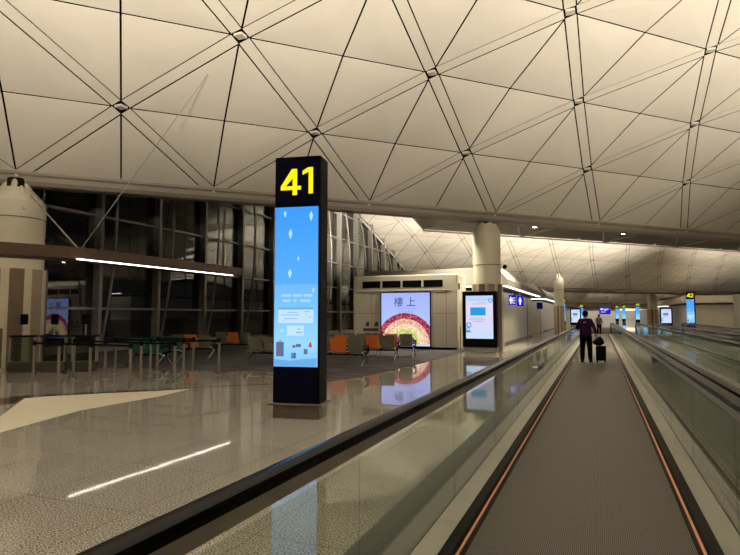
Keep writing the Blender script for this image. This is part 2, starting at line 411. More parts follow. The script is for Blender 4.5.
while Y < 64:
    t = walltop(Y)
    MB().box(GX-.02,GX+.38,Y-.09,Y+.09,0,t).build('mullion', M['mullion'], gw)
    MB().box(GX-.45,GX-.03,Y-.16,Y+.16,0,t).build('outer_fin', M['darkmul'], gw)
    if t > 2.5:
        q = []
        for j in range(13):
            z = .25+(t-.3)*j/12; u = (z/t)
            q.append((GX+.25+.95*math.sin(PI*min(1,u*.92+.03))**.8, Y+.02, z))
        MB().tube(q, .055, 8).build('bowed_mullion', M['mullion'], gw, smooth=True)
    Y += 3.575
for z in (1.93,4.0,6.1,8.3,10.5):
    yy = [q for q in [10+.5*k for k in range(100)] if walltop(q) > z+.1]
    if yy: MB().box(GX+.02,GX+.22,yy[0],yy[-1],z-.05,z+.05).build('transom', M['mullion'], gw)
ar = [(GX+.2,35+.5*q,walltop(35+.5*q)) for q in range(59)]
MB().tube(ar, .09, 8).build('arch_rail', M['strip'], gw, smooth=True)
MB().tube([(x-.5,y,z+.42) for x,y,z in ar], .26, 8).build('arch_gutter', M['darkmul'], gw, smooth=True)
MB().box(GX,GX+.25,-20,64,0,.35).build('sill', M['mullion'], gw)
fl = None
for n,(yy,lab) in enumerate(((48,'uppermost of the small grey floodlights clamped along the glass wall arch'),(51,'second highest small grey floodlight along the glass wall arch'),(54.2,'third highest small grey floodlight along the glass wall arch'),(57.4,'lowest of the small grey floodlights along the glass wall arch'))):
    L_ = (GX+.15, yy, arcz(yy)+.22)
    if fl is None:
        fl = thing('floodlight', lab, 'light', L_, 0, 'floodlights on the arch')
        MB().box(-.22,.22,-.13,.13,.15,.5).build('housing', M['greypanel'], fl, .03)
        MB().tube([(0,0,-.1),(0,0,.2)], .05, 8).build('bracket', M['darkmul'], fl)
    else: dup(fl, L_, 0, lab)
# other envelope surfaces
struct(MB().box(22,22.3,-30,300,0,5.5).build('wall_right', M['void']))
struct(MB().box(-40,60,300,300.5,0,7).build('wall_far', M['greypanel']))
struct(MB().box(-220,-21.5,-60,300,-.6,-.2).build('apron_ground', M['apron']))

# ------------------------------------------------------------------ lamps tucked into the valley
lm = None
def onz(px, py, z):
    return None
LAMPS = [(-2.4,1.82,'warm spot lamp in the roof valley, first to the left of the round column'),(-.75,1.75,'warm spot lamp in the roof valley, just left of the round column head'),(2.15,1.83,'warm spot lamp in the roof valley, just right of the round column head'),(4.1,2.0,'second warm spot lamp in the roof valley right of the column head'),(10.4,2.0,'third warm spot lamp in the roof valley right of the column head')]
for al,sv,lab in LAMPS:
    P = wp(al, sv, 6.27)
    if lm is None:
        lm = thing('spot_lamp', lab, 'lamp', P, 0, 'lamps in the roof valley')
        MB().lathe([(.10,0),(.17,.02),(.17,.22),(.08,.3)],0,0,14).build('housing', M['steel'], lm, smooth=True)
        MB().lathe([(.01,-.012),(.14,-.012),(.14,-.002),(.01,-.002)],0,0,14).build('bulb', M['lamp'], lm)
        MB().tube([(0,0,.28),(0,0,1.0)], .025, 6).build('stem', M['darkmul'], lm)
    else: dup(lm, P, 0, lab)
    l = bpy.data.lights.new('valley_downlight','SPOT'); l.energy = 2600; l.spot_size = math.radians(125); l.spot_blend = .6; l.color = (1,.86,.62); l.shadow_soft_size = .12
    o = bpy.data.objects.new('valley_downlight', l); C.objects.link(o); o.location = wp(al, sv, 6.24)

# ------------------------------------------------------------------ round columns
def column(x, y, r, ztop, label, lowz, collar=3.3, top=.72):
    t = thing('round_column', label, 'column', (x,y,0))
    MB().lathe([(r,0),(r,ztop-.34*r/.63),(r*top,ztop)],0,0,40).build('shaft', M['colmetal'], t, smooth=True)
    MB().lathe([(r+.012,collar),(r+.012,collar+.03)],0,0,40).build('seam_ring', M['seam'], t, smooth=True)
    for a in range(4):
        b = a*PI/2+PI/4
        MB().tube([(r*.45*math.cos(b),r*.45*math.sin(b),ztop-.05),(r*.15*math.cos(b),r*.15*math.sin(b),ztop+.32)], .09, 8).build('strut', M['colmetal'], t, smooth=True)
    MB().lathe([(r*.3,ztop-.01),(r*.3,ztop+.34)],0,0,14).build('head_pin', M['darkmul'], t)
    # lower slatted cladding, its slats set around the shaft
    if lowz:
        mats = [M['stripe_br'],M['stripe_cr'],M['stripe_tan']]
        mb = MB(); R2 = r*1.13; a = math.radians(-39)
        for q in range(10):
            for w, mi in ((23, 0 if q % 2 == 0 else 2), (13, 1)):
                for sub in range(2):
                    a0 = a+math.radians(w)*sub/2; a1 = a+math.radians(w)*(sub+1)/2; mb.m(mi); vs = []
                    for z in (0,lowz):
                        for rr,aa in ((r*.99,a0),(R2,a0),(R2,a1),(r*.99,a1)): vs.append((rr*math.cos(aa),rr*math.sin(aa),z))
                    mb.add(vs,[(0,1,2,3),(7,6,5,4),(1,5,6,2)] + ([(0,4,5,1)] if sub == 0 else [(2,6,7,3)]))
                a += math.radians(w)
        mb.build('slat_cladding', mats, t)
    return t
cL = column(-17.75,12.35,.90,5.80,'large cream round column at the left edge with striped lower cladding',3.1,4.75,.52)
MB().tube([(.86,-.3,5.0),(.55,-.2,5.8)], .05, 8).build('brace', M['colmetal'], cL, smooth=True)
column(-4.76,25.88,.63,5.85,'tall cream round column standing behind the freestanding lilac kiosk',3.05,3.92)
column(-3.75,60.0,.47,5.55,'slim cream round column beyond the washroom wall on the left',2.6,4.2)
column(8.24,103.1,.75,5.0,'distant cream round column on the right behind the lilac kiosk',2.6,4.2)

# ------------------------------------------------------------------ text helper
def text_mesh(s, size, bold=0., ext=.002):
    cu = bpy.data.curves.new('t', 'FONT'); cu.body = s; cu.size = size; cu.align_x = 'CENTER'; cu.offset = bold; cu.extrude = ext; cu.resolution_u = 4
    o = bpy.data.objects.new('t', cu); C.objects.link(o)
    bpy.context.view_layer.update()
    me = bpy.data.meshes.new_from_object(o.evaluated_get(bpy.context.evaluated_depsgraph_get()))
    bpy.data.objects.remove(o); return me
def text_obj(name, s, size, mt, parent, loc, bold=0., sx=1.):
    me = text_mesh(s, size, bold); me.materials.clear(); me.materials.append(mt)
    for v in me.vertices: v.co = (v.co.x*sx, -v.co.z, v.co.y)
    me.name = name
    o = bpy.data.objects.new(name, me); C.objects.link(o); o.parent = parent; o.location = loc; return o

# ------------------------------------------------------------------ gate totems
def digit_poly(mb, d, x, z, h, y0, y1):
    """numerals with even strokes, drawn as solid shapes; x = left, z = foot"""
    w = h*.15
    P = lambda pts: mb.prismY([(x+a*h, z+b*h) for a,b in pts], y0, y1)
    if d == '4':
        P([(.0,.20),(.0,.34),(.44,1.0),(.64,1.0),(.64,.83),(.20,.345),(.19,.20)])
        P([(.19,.20),(.20,.345),(.80,.345),(.80,.20)]); P([(.47,0),(.47,.2),(.645,.2),(.645,0)]); P([(.47,.345),(.47,.80),(.645,.9),(.645,.345)])
    elif d == '1':
        P([(.24,0),(.24,.80),(.41,.98),(.41,0)]); P([(.0,.72),(.0,.87),(.22,1.0),(.41,1.0),(.41,.90),(.24,.83)])
    elif d == '2':
        n = 9; out = []; inn = []
        for q in range(n+1):
            a = PI*(1.0-.0) - q*(PI*1.25)/n
            out.append((.32+.32*math.cos(a), .68+.32*math.sin(a))); inn.append((.32+.155*math.cos(a), .68+.155*math.sin(a)))
        for q in range(n): P([inn[q],out[q],out[q+1],inn[q+1]])
        P([inn[-1],out[-1],(.22,.15),(.0,.15)]); P([(0,0),(0,.15),(.66,.15),(.66,0)])
def totem(num, label, loc, rz, group=None, detail=True):
    t = thing('gate_totem', label, 'gate sign', loc, rz, group)
    w, d, fy = .385, .42, -.21
    MB().box(-.38,.38,-.22,.24,0,.205).build('plinth', M['plinth'], t, .008)
    MB().box(-.44,.44,-.27,.29,.205,.235).build('plinth_lip', M['plinth'], t, .006)
    MB().box(-w,w,fy+.012,.21,.235,4.20).build('body', M['totemside'], t, .006)
    MB().box(-w+.004,w-.03,fy-.004,fy+.014,.24,.80).build('lower_panel', M['navy'], t)
    MB().box(-w+.004,w-.03,fy-.004,fy+.014,3.38,4.195).build('number_panel', M['navy'], t)
    mb = MB(); h = .43
    if num == '41': digit_poly(mb,'4',-.285,3.565,h,fy-.012,fy-.002); digit_poly(mb,'1',.085,3.58,h,fy-.012,fy-.002)
    else: digit_poly(mb,'4',-.32,3.565,h*1.02,fy-.012,fy-.002); digit_poly(mb,'2',.04,3.565,h*1.02,fy-.012,fy-.002)
    mb.build('number', M['yellow'], t, fix=True)
    s = MB().box(-w+.012,w-.035,fy-.006,fy+.012,.81,3.37).build('screen', M['skyblue'], t)
    if not detail: return t
    y = fy-.008
    for dx,dz,q in ((-.205,3.26,.7),(.235,3.21,1.),(-.11,2.93,1.),(.025,2.53,.5),(-.115,2.29,.95),(.28,2.02,.6)):
        dm = MB().prismY([(dx,dz+.085*q),(dx-.034*q,dz+.01*q),(dx,dz-.085*q),(dx+.034*q,dz+.01*q)], y-.001, y+.003)
        dm.build('diamond', M['diamond'], s)
    MB().box(-w+.012,w-.035,y-.001,y+.003,2.115,2.127).build('divider', M['mid'], s)
    for x0,x1,z in ((-.26,-.09,1.92),(-.06,.09,1.92),(.115,.27,1.92),(-.23,-.10,1.835),(-.05,.0,1.835),(.06,.23,1.835)):
        MB().box(x0,x1,y-.001,y+.003,z,z+.04).build('print_word', M['printblue'], s)
    MB().box(-.305,.285,y-.003,y+.003,1.50,1.715).build('ticket_card', M['pale'], s, .01)
    MB().box(-.305,.285,y-.005,y,1.715,1.75).build('ticket_band', M['mid'], s)
    for x0,x1,z in ((-.15,.02,1.665),(-.26,.05,1.625),(-.2,.03,1.565),(.12,.23,1.675),(.15,.18,1.63),(.21,.25,1.59)):
        MB().box(x0,x1,y-.006,y,z,z+.01).build('ticket_line', M['mid'], s)
    MB().box(-.155,.125,y-.003,y+.003,1.30,1.46).build('badge_card', M['pale'], s, .02)
    for x0,x1,z in ((.0,.1,1.345),(.03,.07,1.395)): MB().box(x0,x1,y-.006,y,z,z+.016).build('badge_line', M['mid'], s)
    MB().prismY([(-.235,1.41),(-.27,1.36),(-.20,1.36)],y-.003,y+.003).build('arrow_mark', M['diamond'], s)
    # little heap of parcels and a suitcase at the foot of the picture
    MB().box(-.335,-.205,y-.004,y+.003,.97,1.20).box(-.29,-.24,y-.004,y+.003,1.21,1.225).build('suitcase_picture', M['slate'], s, .004)
    for p in ((-.08,.0,.94,1.03),(0,.08,1.12,1.17),(.13,.19,1.01,1.09),(-.06,-.01,1.11,1.15)): MB().box(p[0],p[1],y-.004,y+.003,p[2],p[3]).build('parcel_picture', M['slate'], s)
    MB().box(-.08,-.04,y-.006,y+.003,.97,1.03).build('parcel_ribbon', M['cyan'], s)
    MB().prismY([(.205,1.12),(.265,1.12),(.245,1.20),(.225,1.20)],y-.004,y+.003).build('red_parcel', M['redpix'], s)
    MB().prismY([(-.365,.815),(.34,.815),(.34,.95),(.1,.93),(-.1,.90),(-.365,.93)],y-.002,y+.003).build('foreground_picture', M['mid'], s)
    return t
totem('41', 'tall gate totem numbered 41 with a bright blue screen on the polished floor', (-4.50,7.98,0), math.radians(10.5))
totem('42', 'gate totem numbered 42 standing beyond the walkways on the right', (9.2,68.7,0), math.radians(-20))
totem('42', 'distant blue gate totem just right of the far slim column', (-4.8,84.6,0), math.radians(4), None, False)
totem('42', 'smaller far blue gate totem left of the man in purple', (-3.62,133.6,0), math.radians(4), None, False)
totem('42', 'third blue gate totem to the right of the hanging blue sign, the largest of those', (7.19,124.0,0), math.radians(4), None, False)

totem('42', 'farthest slim blue gate totem, just right of the hanging blue sign', (4.21,153.0,0), .07, None, False)
totem('42', 'second farthest slim blue gate totem, right of the hanging blue sign', (5.6,149.0,0), .07, None, False)

# ------------------------------------------------------------------ freestanding kiosks
def kiosk(label, loc, rz=0, detail=True):
    t = thing('advert_kiosk', label, 'kiosk', loc, rz)
    MB().box(-.70,.70,-.16,.16,0,.22).build('base', M['greypanel'], t, .01)
    MB().box(-.76,.76,-.20,.20,.22,2.69).build('housing', M['black'], t, .02)
    s = MB().box(-.60,.60,-.212,-.19,.60,2.50).build('screen', M['lilac'], t)
    y = -.214
    MB().box(-.40,.28,y-.003,y+.003,1.62,1.98).build('blue_card', M['cyan'], s)
    for z,x0,x1 in ((2.30,-.45,.45),(2.20,-.1,.3),(2.12,-.35,.35),(1.50,-.4,.2),(1.42,-.45,.3),(1.34,-.3,.2),(1.88,.1,.24)):
        MB().box(x0,x1,y-.005,y+.003,z,z+.018).build('print_line', M['inkpale'], s)
    for cx,cz,r in ((-.47,1.20,.12),(-.52,1.02,.08),(.50,2.28,.10)):
        n = MB()
        for q in range(14):
            a0,a1 = 2*PI*q/14,2*PI*(q+1)/14
            pp = [(max(-.6,min(.6,cx+rr*math.cos(a))),cz+rr*math.sin(a)) for rr,a in ((r*.6,a0),(r,a0),(r,a1),(r*.6,a1))]
            n.prismY(pp,y-.004,y+.003)
        n.build('blue_swirl', M['cyan'], s)
    n = MB()
    n.prismY([(-.6,.87),(-.36,.87),(-.42,.95),(-.52,.97),(-.6,.93)],y-.004,y+.003)
    n.build('blue_wave', M['cyan'], s)
    return t
kiosk('black advert kiosk with a lilac screen in front of the tall round column', (-4.9,24.87,0))
kiosk('distant black advert kiosk with lilac screen left of gate totem 42', (8.5,86.,0))
kiosk('distant black advert kiosk between the two far left totems', (-3.2,88.,0))

# ------------------------------------------------------------------ advert cabins
def cabin(label, x0, x1, yf, depth, h, sx0, sx1, picto=True):
    t = thing('advert_cabin', label, 'cabin', ((x0+x1)/2,yf,0)); w = (x1-x0)/2; cx = (x0+x1)/2
    MB().box(-w,w,0,depth,0,h).build('body', M['wallpanel'], t, .05)
    for q in range(4):
        a = -w*.80+q*w*.395
        MB().box(a,a+w*.355,-.012,.05,h-.62,h-.28).build('vent_slot', M['black'], t)
    MB().box(-w,w*.86,-.03,.02,h-.80,h-.74).build('ledge', M['wallpanel'], t, .01)
    sm = MB()
    for xx in (-w*.62, w*.55, w*.80): sm.box(xx-.008,xx+.008,-.004,.02,.05,h-.8)
    for z in (1.72,): sm.box(-w+.02,sx0-cx-.1,-.004,.02,z,z+.014); sm.box(sx1-cx+.1,w-.02,-.004,.02,z,z+.014)
    sm.box(w-.02,w+.004,.9,.915,.05,h-.1)
    sm.build('panel_joints', M['seam'], t)
    MB().box(-w+.05,w-.05,-.015,.05,0,.10).build('kick_plate', M['black'], t)
    MB().box(w*.985,w+.03,.25,.45,h-.75,h-.45).build('side_vent', M['black'], t)
    MB().box(w-.015,w+.02,.5,.56,.02,1.1).build('corner_guard', M['black'], t)
    if picto:
        pb = MB()
        for dx,dz in ((-.36,.95),(.12,.95)):
            pb.box(dx,dx+.2,-.012,.01,dz,dz+.16); pb.box(dx+.05,dx+.2,-.012,.01,dz+.16,dz+.24)
        pb.box(-.5,.34,-.012,.01,.72,.86); pb.box(-.36,-.1,-.012,.01,.5,.62); pb.box(.08,.32,-.012,.01,.5,.62)
        pb.build('pictogram', M['brownpic'], t, loc=(-w+1.06,0,.12))
    # the framed screen with its picture
    a, b = sx0-cx, sx1-cx; m_ = (a+b)/2; hw = (b-a)/2
    fr = MB().box(a-.06,b+.06,-.07,.01,.08,2.78).build('screen_frame', M['black'], t, .01)
    s = MB().box(a,b,-.085,-.06,.14,2.73).build('screen', M['lav'], fr)
    cz = .22; rings = ((1.52,1.24,'r1'),(1.24,.98,'r2'),(.98,.72,'r3'),(.72,.52,'r4'),(.52,.30,'r5'))
    for ro, ri, mt in rings:
        mb = MB(); n = 36
        for q in range(n):
            a0, a1 = PI*q/n, PI*(q+1)/n
            pp = [(m_+max(-hw,min(hw,r*math.cos(v))), cz+r*math.sin(v)) for r,v in ((ri,a0),(ro,a0),(ro,a1),(ri,a1))]
            if abs(pp[0][0]-m_) >= hw-1e-6 and abs(pp[3][0]-m_) >= hw-1e-6 and abs(pp[1][0]-m_) >= hw-1e-6 and abs(pp[2][0]-m_) >= hw-1e-6: continue
            mb.prismY(pp, -.092, -.083)
        mb.build('rainbow_band', M[mt], fr)
    text_obj('headline', '\u6a13 \u4e0a', .50, M['ink'], fr, (m_-.02,-.088,2.10), 0)
    MB().box(m_-.4,m_+.55,-.09,-.084,1.96,1.975).build('rule_line', M['inkpale'], fr)
    b2 = MB()
    for q,(xx,ww) in enumerate(((-.32,.09),(-.16,.1),(.0,.1),(.16,.09),(.32,.12))): b2.box(m_+xx,m_+xx+.02,-.09,-.084,1.70,1.88); b2.box(m_+xx,m_+xx+ww,-.09,-.084,1.78,1.80)
    b2.build('small_caption', M['inkpale'], fr)
    return t
cabin('cream cabin left of the kiosk with a rainbow advert screen', -11.62,-6.2,26.0,1.9,3.62,-10.03,-7.54)
cabin('cream cabin at the right edge of the view beyond the walkways', 8.42,17.0,42.0,2.2,3.02,12.9,15.4,False)

# ------------------------------------------------------------------ washroom blocks with lit eaves
def block(label, x_in, x_out, y0, y1, h, side, lit=True, doors=True):
    """x_in: wall face toward the walkway; side=-1 stands on the left, +1 on the right"""
    t = thing('washroom_block', label, 'building', (x_in,y0,0)); W = abs(x_out-x_in); Ln = y1-y0; s = side
    bx = lambda a,b: (min(s*a,s*b), max(s*a,s*b))
    ez = h-.92
    MB().box(*bx(0,W), .9, Ln, 0, ez-.2).build('wall', M['washwall'], t)
    MB().box(*bx(.12,W), 1.0, Ln-.1, ez-.2, ez-.06).build('shadow_gap', M['black'], t)
    sec = [(s*-.72,ez),(s*-.72,ez+.34),(s*-.30,h),(s*W,h),(s*W,ez)]
    MB().prismY(sec, 0, Ln+.2).build('eave', M['greypanel'] if lit else M['wallpanel'], t, .02)
    if lit:
        MB().box(*bx(-.66,-.55), .12, Ln, ez-.04, ez+.002).build('side_light_strip', M['led'], t)
        MB().box(*bx(-.55,W-.2), .10, .20, ez-.04, ez+.002).build('front_light_strip', M['led'], t)
    if doors:
        for yy in (1.4, Ln*.82):
            f = MB().box(*bx(-.02,.1), yy, yy+.28, 0, ez-.2).build('door_jamb', M['doorbrown'], t)
        d = MB().box(*bx(-.015,.1), 2.8, 3.7, 0, 2.15).build('door', M['wallpanel'], t, .01)
        MB().box(*bx(-.05,0), 2.9, 2.94, .95,1.15).build('door_handle', M['steel'], d)
    MB().box(*bx(-.012,.05), .92, Ln, 0, .12).build('skirting', M['doorbrown'], t)
    return t
block('cream washroom block with a lit eave behind the tall round column', -4.95,-12,28.3,46,4.05,-1)
block('farther cream washroom block beyond the slim round column on the left', -5.2,-12,54,80,4.1,-1)
block('cream block with a pale fascia right behind gate totem 42', 10.2,21.6,79,100,4.1,1,False,False)
block('farther block with lit eave behind the distant right column', 10.4,21.6,104,132,4.1,1)

# blue hanging signs
def pict(mb, x, z, h, y):
    mb.ball((x,y,z+h*.88),h*.11,.006,h*.11,8,6)
    mb.prismY([(x-h*.17,z+h*.74),(x+h*.17,z+h*.74),(x+h*.2,z+h*.4),(x+h*.1,z+h*.4),(x+h*.09,z),(x-h*.09,z),(x-h*.1,z+h*.4),(x-h*.2,z+h*.4)],y-.004,y+.004)
t = thing('washroom_sign', 'blue washroom sign with white figures hanging from the eave', 'sign', (-4.27,32.0,2.20))
MB().box(-.42,.0,-.03,.03,.0,.58).box(.02,.40,-.03,.03,-.06,.52).build('panel', M['signblue'], t, .01)
mb = MB(); pict(mb,-.30,.08,.4,-.036); mb.box(-.2,-.05,-.04,-.032,.1,.14); mb.box(-.2,-.05,-.04,-.032,.24,.28); mb.box(-.2,-.05,-.04,-.032,.38,.42); mb.box(-.21,-.18,-.04,-.032,.1,.42); pict(mb,.21,.02,.42,-.036)
mb.build('pictogram', M['signwhite'], t)
MB().tube([(-.2,0,.56),(-.2,0,.80)],.015,6).tube([(.2,0,.5),(.2,0,.80)],.015,6).build('hanger', M['steel'], t)
t = thing('washroom_sign', 'dark blue blank sign hanging at the far end of the washroom wall', 'sign', (-4.2,44.6,2.12))
MB().box(-.22,.22,-.03,.03,0,.50).build('panel', M['signnavy'], t, .01)
MB().tube([(-.2,0,.5),(-.2,0,.82)],.015,6).tube([(.2,0,.5),(.2,0,.82)],.015,6).build('hanger', M['steel'], t)
t = thing('direction_sign', 'bright blue direction sign hanging far down the hall over the walkways', 'sign', (.75,82.,1.72+.3))
MB().box(-.72,.72,-.08,.08,-.22,.72).build('panel', M['signblue'], t, .02)
mb = MB(); mb.box(-.55,-.2,-.09,-.08,.35,.55); mb.box(-.1,.5,-.09,-.08,.42,.5); mb.box(-.1,.3,-.09,-.08,.3,.36); mb.box(-.5,.1,-.09,-.08,.05,.11)
mb.build('lettering', M['signwhite'], t)
MB().tube([(-.5,0,.7),(-.5,0,2.3)],.02,6).tube([(.5,0,.7),(.5,0,2.3)],.02,6).build('hanger', M['steel'], t)

# dome camera beside the column
t = thing('security_camera', 'small dark dome camera on an arm beside the tall column', 'camera', (-4.10,25.75,3.82))
MB().tube([(-.1,0,.15),(.12,0,.15),(.18,0,.1)],.02,6).build('arm', M['wallpanel'], t)
MB().ball((.18,0,.02),.10,.10,.10).build('dome', M['black'], t, smooth=True)

# ------------------------------------------------------------------ moving walkways
def walkway(label, cx, hw, y0, y1, orange=True, yj=.69):
    dmat = M['deck'] if orange else M['darkdeck']
    """hw: half distance between the glass panes"""
    t = thing('moving_walkway', label, 'moving walkway', (cx,0,0))
    bw = hw-.30
    MB().box(-bw,bw,y0,y1,-.02,.012).build('pallet_belt', M['belt'], t)
    MB().box(-bw-.05,bw+.05,y1,y1+1.6,-.02,.02).build('comb_plate', M['deck'], t)
    cz = .95
    for s in (-1,1):
        bx = lambda a,b: (min(s*a,s*b), max(s*a,s*b))
        MB().box(*bx(bw,bw+.03), y0, y1, 0, .022).build('belt_edge', M['skirt'], t)
        if orange: MB().box(*bx(bw+.028,bw+.048), y0, y1, 0, .03).build('guide_line', M['orange'], t)
        MB().prismY([(s*(bw+.047),0),(s*(bw+.047),.032),(s*(bw+.06),.06),(s*(hw-.165),.064),(s*(hw-.165),0)], y0, y1).build('skirt', M['skirt'], t)
        dk = MB()
        yy = y0
        while yy < y1:
            dk.box(*bx(hw-.165,hw-.004), yy+.002, min(y1,yy+2.05)-.002, 0, .07); yy += 2.05
        dk.build('deck', dmat, t)
        MB().box(*bx(hw+.012,hw+.03), y0, y1, 0, .055).build('glazing_clamp', M['darkplate'], t)
        n = 0; ya = yj
        while ya > y0: ya -= 2.05
        while ya < y1-.1:
            MB().box(*bx(hw,hw+.010), ya+.004, ya+2.042, .05, cz-.08).build('glass_panel', M['glassb'], t); ya += 2.05
        # handrail with a rounded newel at the far end
        R = .40; path = [(y0,cz+.05),(y1+.2,cz+.05)]
        for q in range(1,9):
            a = PI/2-PI*q/8; path.append((y1+.2+R*math.cos(a), cz+.05-R+R*math.sin(a)))
        path.append((y1-.8, cz+.05-2*R))
        pr = []
        for px,pz in ((-.048,-.022),(-.052,.0),(-.045,.022),(-.02,.033),(.02,.033),(.045,.022),(.052,.0),(.048,-.022)): pr.append((s*(hw+.005)+px,pz))
        MB().sweep(pr, path).build('handrail', M['rubber'], t, smooth=True)
        gp = [(s*(hw+.005)+px, pz) for px,pz in ((-.036,-.085),(-.036,-.024),(.036,-.024),(.036,-.085))]
        MB().sweep(gp, path[:4]).build('handrail_guide', dmat, t)
    return t
walkway('moving walkway in the foreground with orange guide lines, the man in purple riding it', -.15,1.03,-4,50)
walkway('narrower moving walkway directly right of the foreground one', 1.90,.88,-4,50,False)
walkway('third moving walkway at the far right beyond the strip of bare floor', 5.1,1.03,-4,50,False)
struct(MB().box(-1.64,-1.24,-4,51,0,.012).build('trim_20', M['darkplate']))
struct(MB().box(2.80,2.95,-4,51,0,.012).build('trim_21', M['darkplate']))
struct(MB().box(3.80,4.02,-4,51,0,.012).build('trim_22', M['darkplate']))

# ------------------------------------------------------------------ hanging canopy on the left
t = thing('hanging_canopy', 'long brown canopy band with a white light strip at upper left', 'canopy', (0,0,0))
cpts = [(-15.0,6.4),(-14.45,7.9),(-13.92,9.3),(-13.5,10.1),(-13.2,10.75),(-13.06,11.3),(-13.0,12.0),(-12.92,18.2)]
ins = [(-16.0,6.8),(-15.45,8.3),(-14.9,9.7),(-14.5,10.5),(-14.2,11.1),(-14.05,11.5),(-14.0,12.0),(-13.92,18.2)]
MB().prism(cpts+ins[::-1], 3.17, 3.48).build('fascia', M['canopy'], t)
MB().bar((-13.1,10.9,3.155),(-12.98,17.7,3.155),.04,.03).build('led_strip', M['led'], t)
for a,b in (((-13.6,11.4,3.46),(-16.95,12.3,5.5)),((-13.6,11.4,3.46),(-10.5,13.6,9.6)),((-13.4,17.5,3.46),(-14.5,18.5,7.0))):
    MB().tube([a,b],.012 if b[2] > 8 else .022,6).build('hanger_rod', M['mullion'], t)
for x,y in ((-15.4,7.0),): MB().box(x-.05,x+.05,y-.05,y+.05,0,3.1).build('post', M['stripe_br'], t)

# ------------------------------------------------------------------ boarding gate cabinets
def gate(label, loc, rz, lit):
    t = thing('boarding_gate', label, 'gate', loc, rz, 'boarding gate cabinets')
    MB().prismY([(-.30,0),(.30,0),(.38,.06),(.34,.30),(-.34,.30),(-.38,.06)], -.14,.14).build('plinth', M['greenish'], t, .02)
    MB().prismY([(-.34,.30),(.34,.30),(.34,1.0),(.29,1.04),(-.29,1.04),(-.34,1.0)], -.03,.03).build('glass_infill', M['glassg'], t)
    for x in (-.36,.31): MB().box(x,x+.05,-.07,.07,.28,1.02).build('upright', M['steel'], t, .01)
    MB().box(-.37,.37,-.09,.09,1.0,1.05).build('top_rail', M['black'], t, .01)
    MB().tube([(.0,0,1.05),(.0,0,1.38)],.022,8).build('reader_pole', M['steel'], t)
    MB().box(-.10,.10,-.05,.05,1.36,1.66).build('reader', M['black'], t, .03)
    if lit: MB().box(.32,.35,-.075,-.065,.86,.89).build('status_light', M['red'], t)
    return t
gate('boarding gate cabinet in front of the striped column, nearest the left edge', (-15.35,11.1,0), .45, True)
gate('middle boarding gate cabinet, right of the striped column', (-14.62,11.5,0), .45, False)
gate('rightmost boarding gate cabinet, next to the queue posts', (-13.9,11.95,0), .45, False)
# swept glass wing at the left edge of the gates
t = thing('glass_barrier', 'low glass barrier panel beside the gates at the left edge', 'barrier', (-16.3,10.6,0), .45)
MB().box(-.7,.5,-.01,.01,.1,1.25).build('glass_infill', M['glassg'], t)
MB().box(-.7,.5,-.03,.03,0,.1).build('rail', M['steel'], t)

# ------------------------------------------------------------------ queue posts
def qpost():
    t = thing('queue_post', 'steel queue post', 'post', (0,0,0), 0, 'steel queue posts')
    MB().lathe([(.10,0),(.10,.012),(.04,.02)],0,0,18).build('base', M['poststeel'], t, smooth=True)
    MB().tube([(0,0,.012),(0,0,.94)],.033,12).build('pole', M['poststeel'], t, smooth=True)
    MB().tube([(0,0,.90),(0,0,1.01)],.042,12).build('belt_head', M['black'], t, smooth=True)
    return t
posts = [(-11.72,9.36),(-10.72,9.36),(-9.52,9.36),
 (-12.75,10.62),(-11.62,10.6),(-10.15,10.3),(-9.35,10.55),
 (-12.5,11.75),(-11.1,11.6),(-9.95,11.55),(-9.45,12.35),(-10.6,12.7),(-12.64,9.42),(-11.8,12.6)]
plabel = ['second steel queue post of the nearest row, counted from the left gates','third steel queue post of the nearest row','steel queue post at the right end of the nearest row',
 'leftmost steel queue post of the second row, beside the gate cabinets','second steel queue post from the left in the second row','third steel queue post of the second row','steel queue post at the right end of the second row',
 'leftmost steel queue post of the third row','second steel queue post of the third row','third steel queue post of the third row','rightmost steel queue post of all, closest to the carpet and orange seat','steel queue post of the back row in front of the teal seats','leftmost steel queue post of the nearest row, in front of the gates','left steel queue post of the back row nearest the teal seats']
proto = None
belts = {0:1,1:2,12:0,3:4,4:5,5:6,7:8,8:9,9:10,13:11}
for n,((x,y),lab) in enumerate(zip(posts,plabel)):
    if proto is None: proto = qpost(); proto.location = (x,y,0); proto['label'] = lab; o = proto; base = [c for c in proto.children]
    else:
        o = proto.copy(); C.objects.link(o); o.location = (x,y,0); o['label'] = lab
        for ch in base: c = ch.copy(); C.objects.link(c); c.parent = o
    if n in belts:
        q = posts[belts[n]]; dx, dy = q[0]-x, q[1]-y; l = math.hypot(dx,dy); ux, uy = dx/l, dy/l
        MB().bar((ux*.044,uy*.044,.955),(dx-ux*.044,dy-uy*.044,.955),.006,.05).build('belt', M['black'], o)

